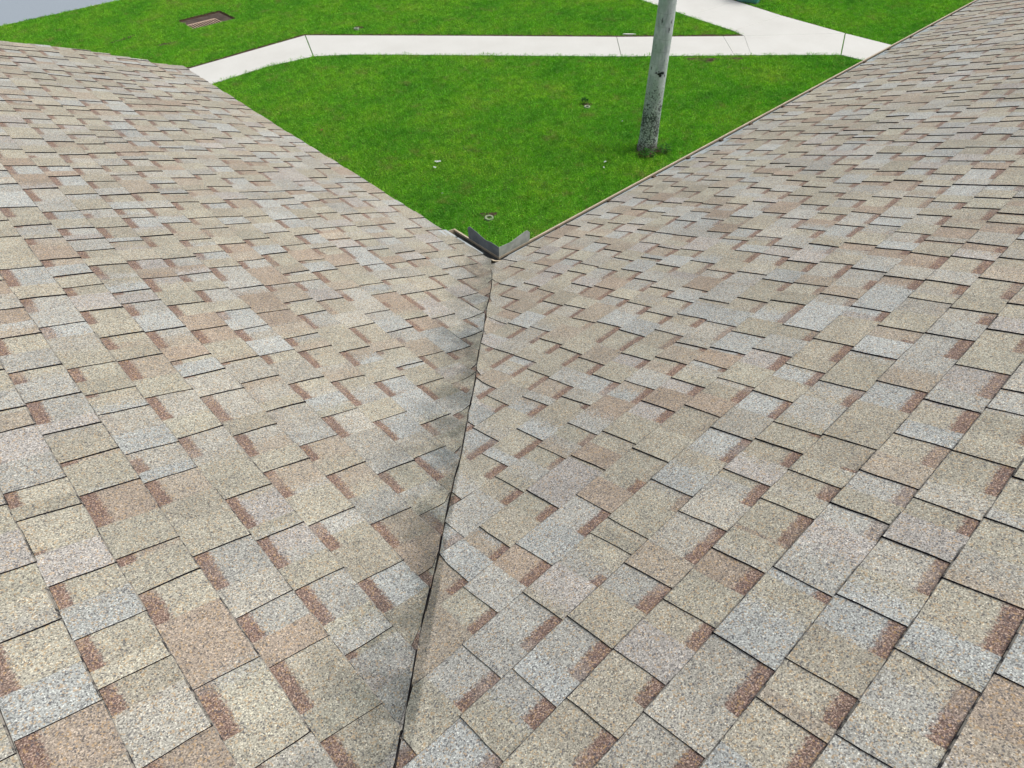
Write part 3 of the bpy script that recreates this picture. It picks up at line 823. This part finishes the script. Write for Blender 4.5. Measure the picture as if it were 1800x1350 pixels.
rbox(.56, .56, -.02, .03, (15.03, 7.30), .35, .10, M['bluegrey'], 'plinth')
rbox(.52, .52, .03, .75, (15.03, 7.30), .35, .09, M['green'], 'cabinet', .03)
# white petals lying in the grass and one dry leaf
def petal(name, x, y, r, mat, label, cat, group=None, n=5):
    mb = MB()
    for k in range(n):
        a = random.uniform(0, 6.28); cx, cy = x + random.uniform(-r, r) * .8, y + random.uniform(-r, r) * .8; z = .050 + random.uniform(0, .012)
        ring = [(cx + r * .62 * cos(t + a) * random.uniform(.6, 1.1), cy + r * .42 * sin(t + a) * random.uniform(.6, 1.1), z + .006 * sin(2 * t)) for t in [2 * pi * q / 8 for q in range(8)]]
        low_ = [(p[0], p[1], p[2] - .002) for p in ring]; mb.face(ring); mb.face(low_[::-1])
        for q in range(8): mb.face([low_[q], low_[(q + 1) % 8], ring[(q + 1) % 8], ring[q]])
    o = mb.build(name, mat); tag(o, label, cat, group); return o
petal('white_litter', 4.06, 6.03, .036, M['petal'], 'larger clump of white litter in the lawn left of centre', 'litter', 'white litter scraps on the lawn', 7)
petal('white_litter', 3.88, 5.90, .03, M['petal'], 'smaller white scrap just below the larger clump of litter', 'litter', 'white litter scraps on the lawn', 4)
petal('white_litter', 6.01, 4.12, .026, M['petal'], 'white scrap left of the palm foot, upper of two', 'litter', 'white litter scraps on the lawn', 3)
petal('white_litter', 5.87, 4.00, .024, M['petal'], 'white scrap left of the palm foot, lower of two', 'litter', 'white litter scraps on the lawn', 3)
petal('white_litter', 7.38, 4.91, .018, M['petal'], 'tiny white scrap on the lawn just left of the palm trunk', 'litter', 'white litter scraps on the lawn', 2)
petal('white_litter', 3.46, 5.17, .014, M['petal'], 'tiny white scrap on the lawn nearest the left roof eave', 'litter', 'white litter scraps on the lawn', 2)
petal('dry_leaf', 3.27, 8.34, .05, M['leaf'], 'single brown dry leaf on the lawn near the left roof eave', 'leaf', None, 1)

# low weeds round the palm foot
def weed(x, y, r, n, label):
    mb = MB()
    for k in range(n):
        a = random.uniform(0, 6.28); rr = r * sqrt(random.random()); c = Vector((x + rr * cos(a), y + rr * sin(a), random.uniform(.05, .12)))
        L = random.uniform(.018, .036); b = random.uniform(0, 6.28); d = Vector((cos(b), sin(b), random.uniform(-.2, .5))) * L; s_ = Vector((-sin(b), cos(b), random.uniform(-.2, .2))) * L * .45
        mb.face([c - d, c + s_, c + d, c - s_])
    tag(mb.build('weed', M['weed'], merge=False), label, 'weed')
weed(7.05, 3.72, .13, 80, 'low leafy weed at the right foot of the palm trunk')
weed(6.72, 3.80, .13, 80, 'dark low weed spreading in front of the palm foot')
weed(7.52, 5.95, .07, 60, 'dark weed tuft behind the sprinkler head')
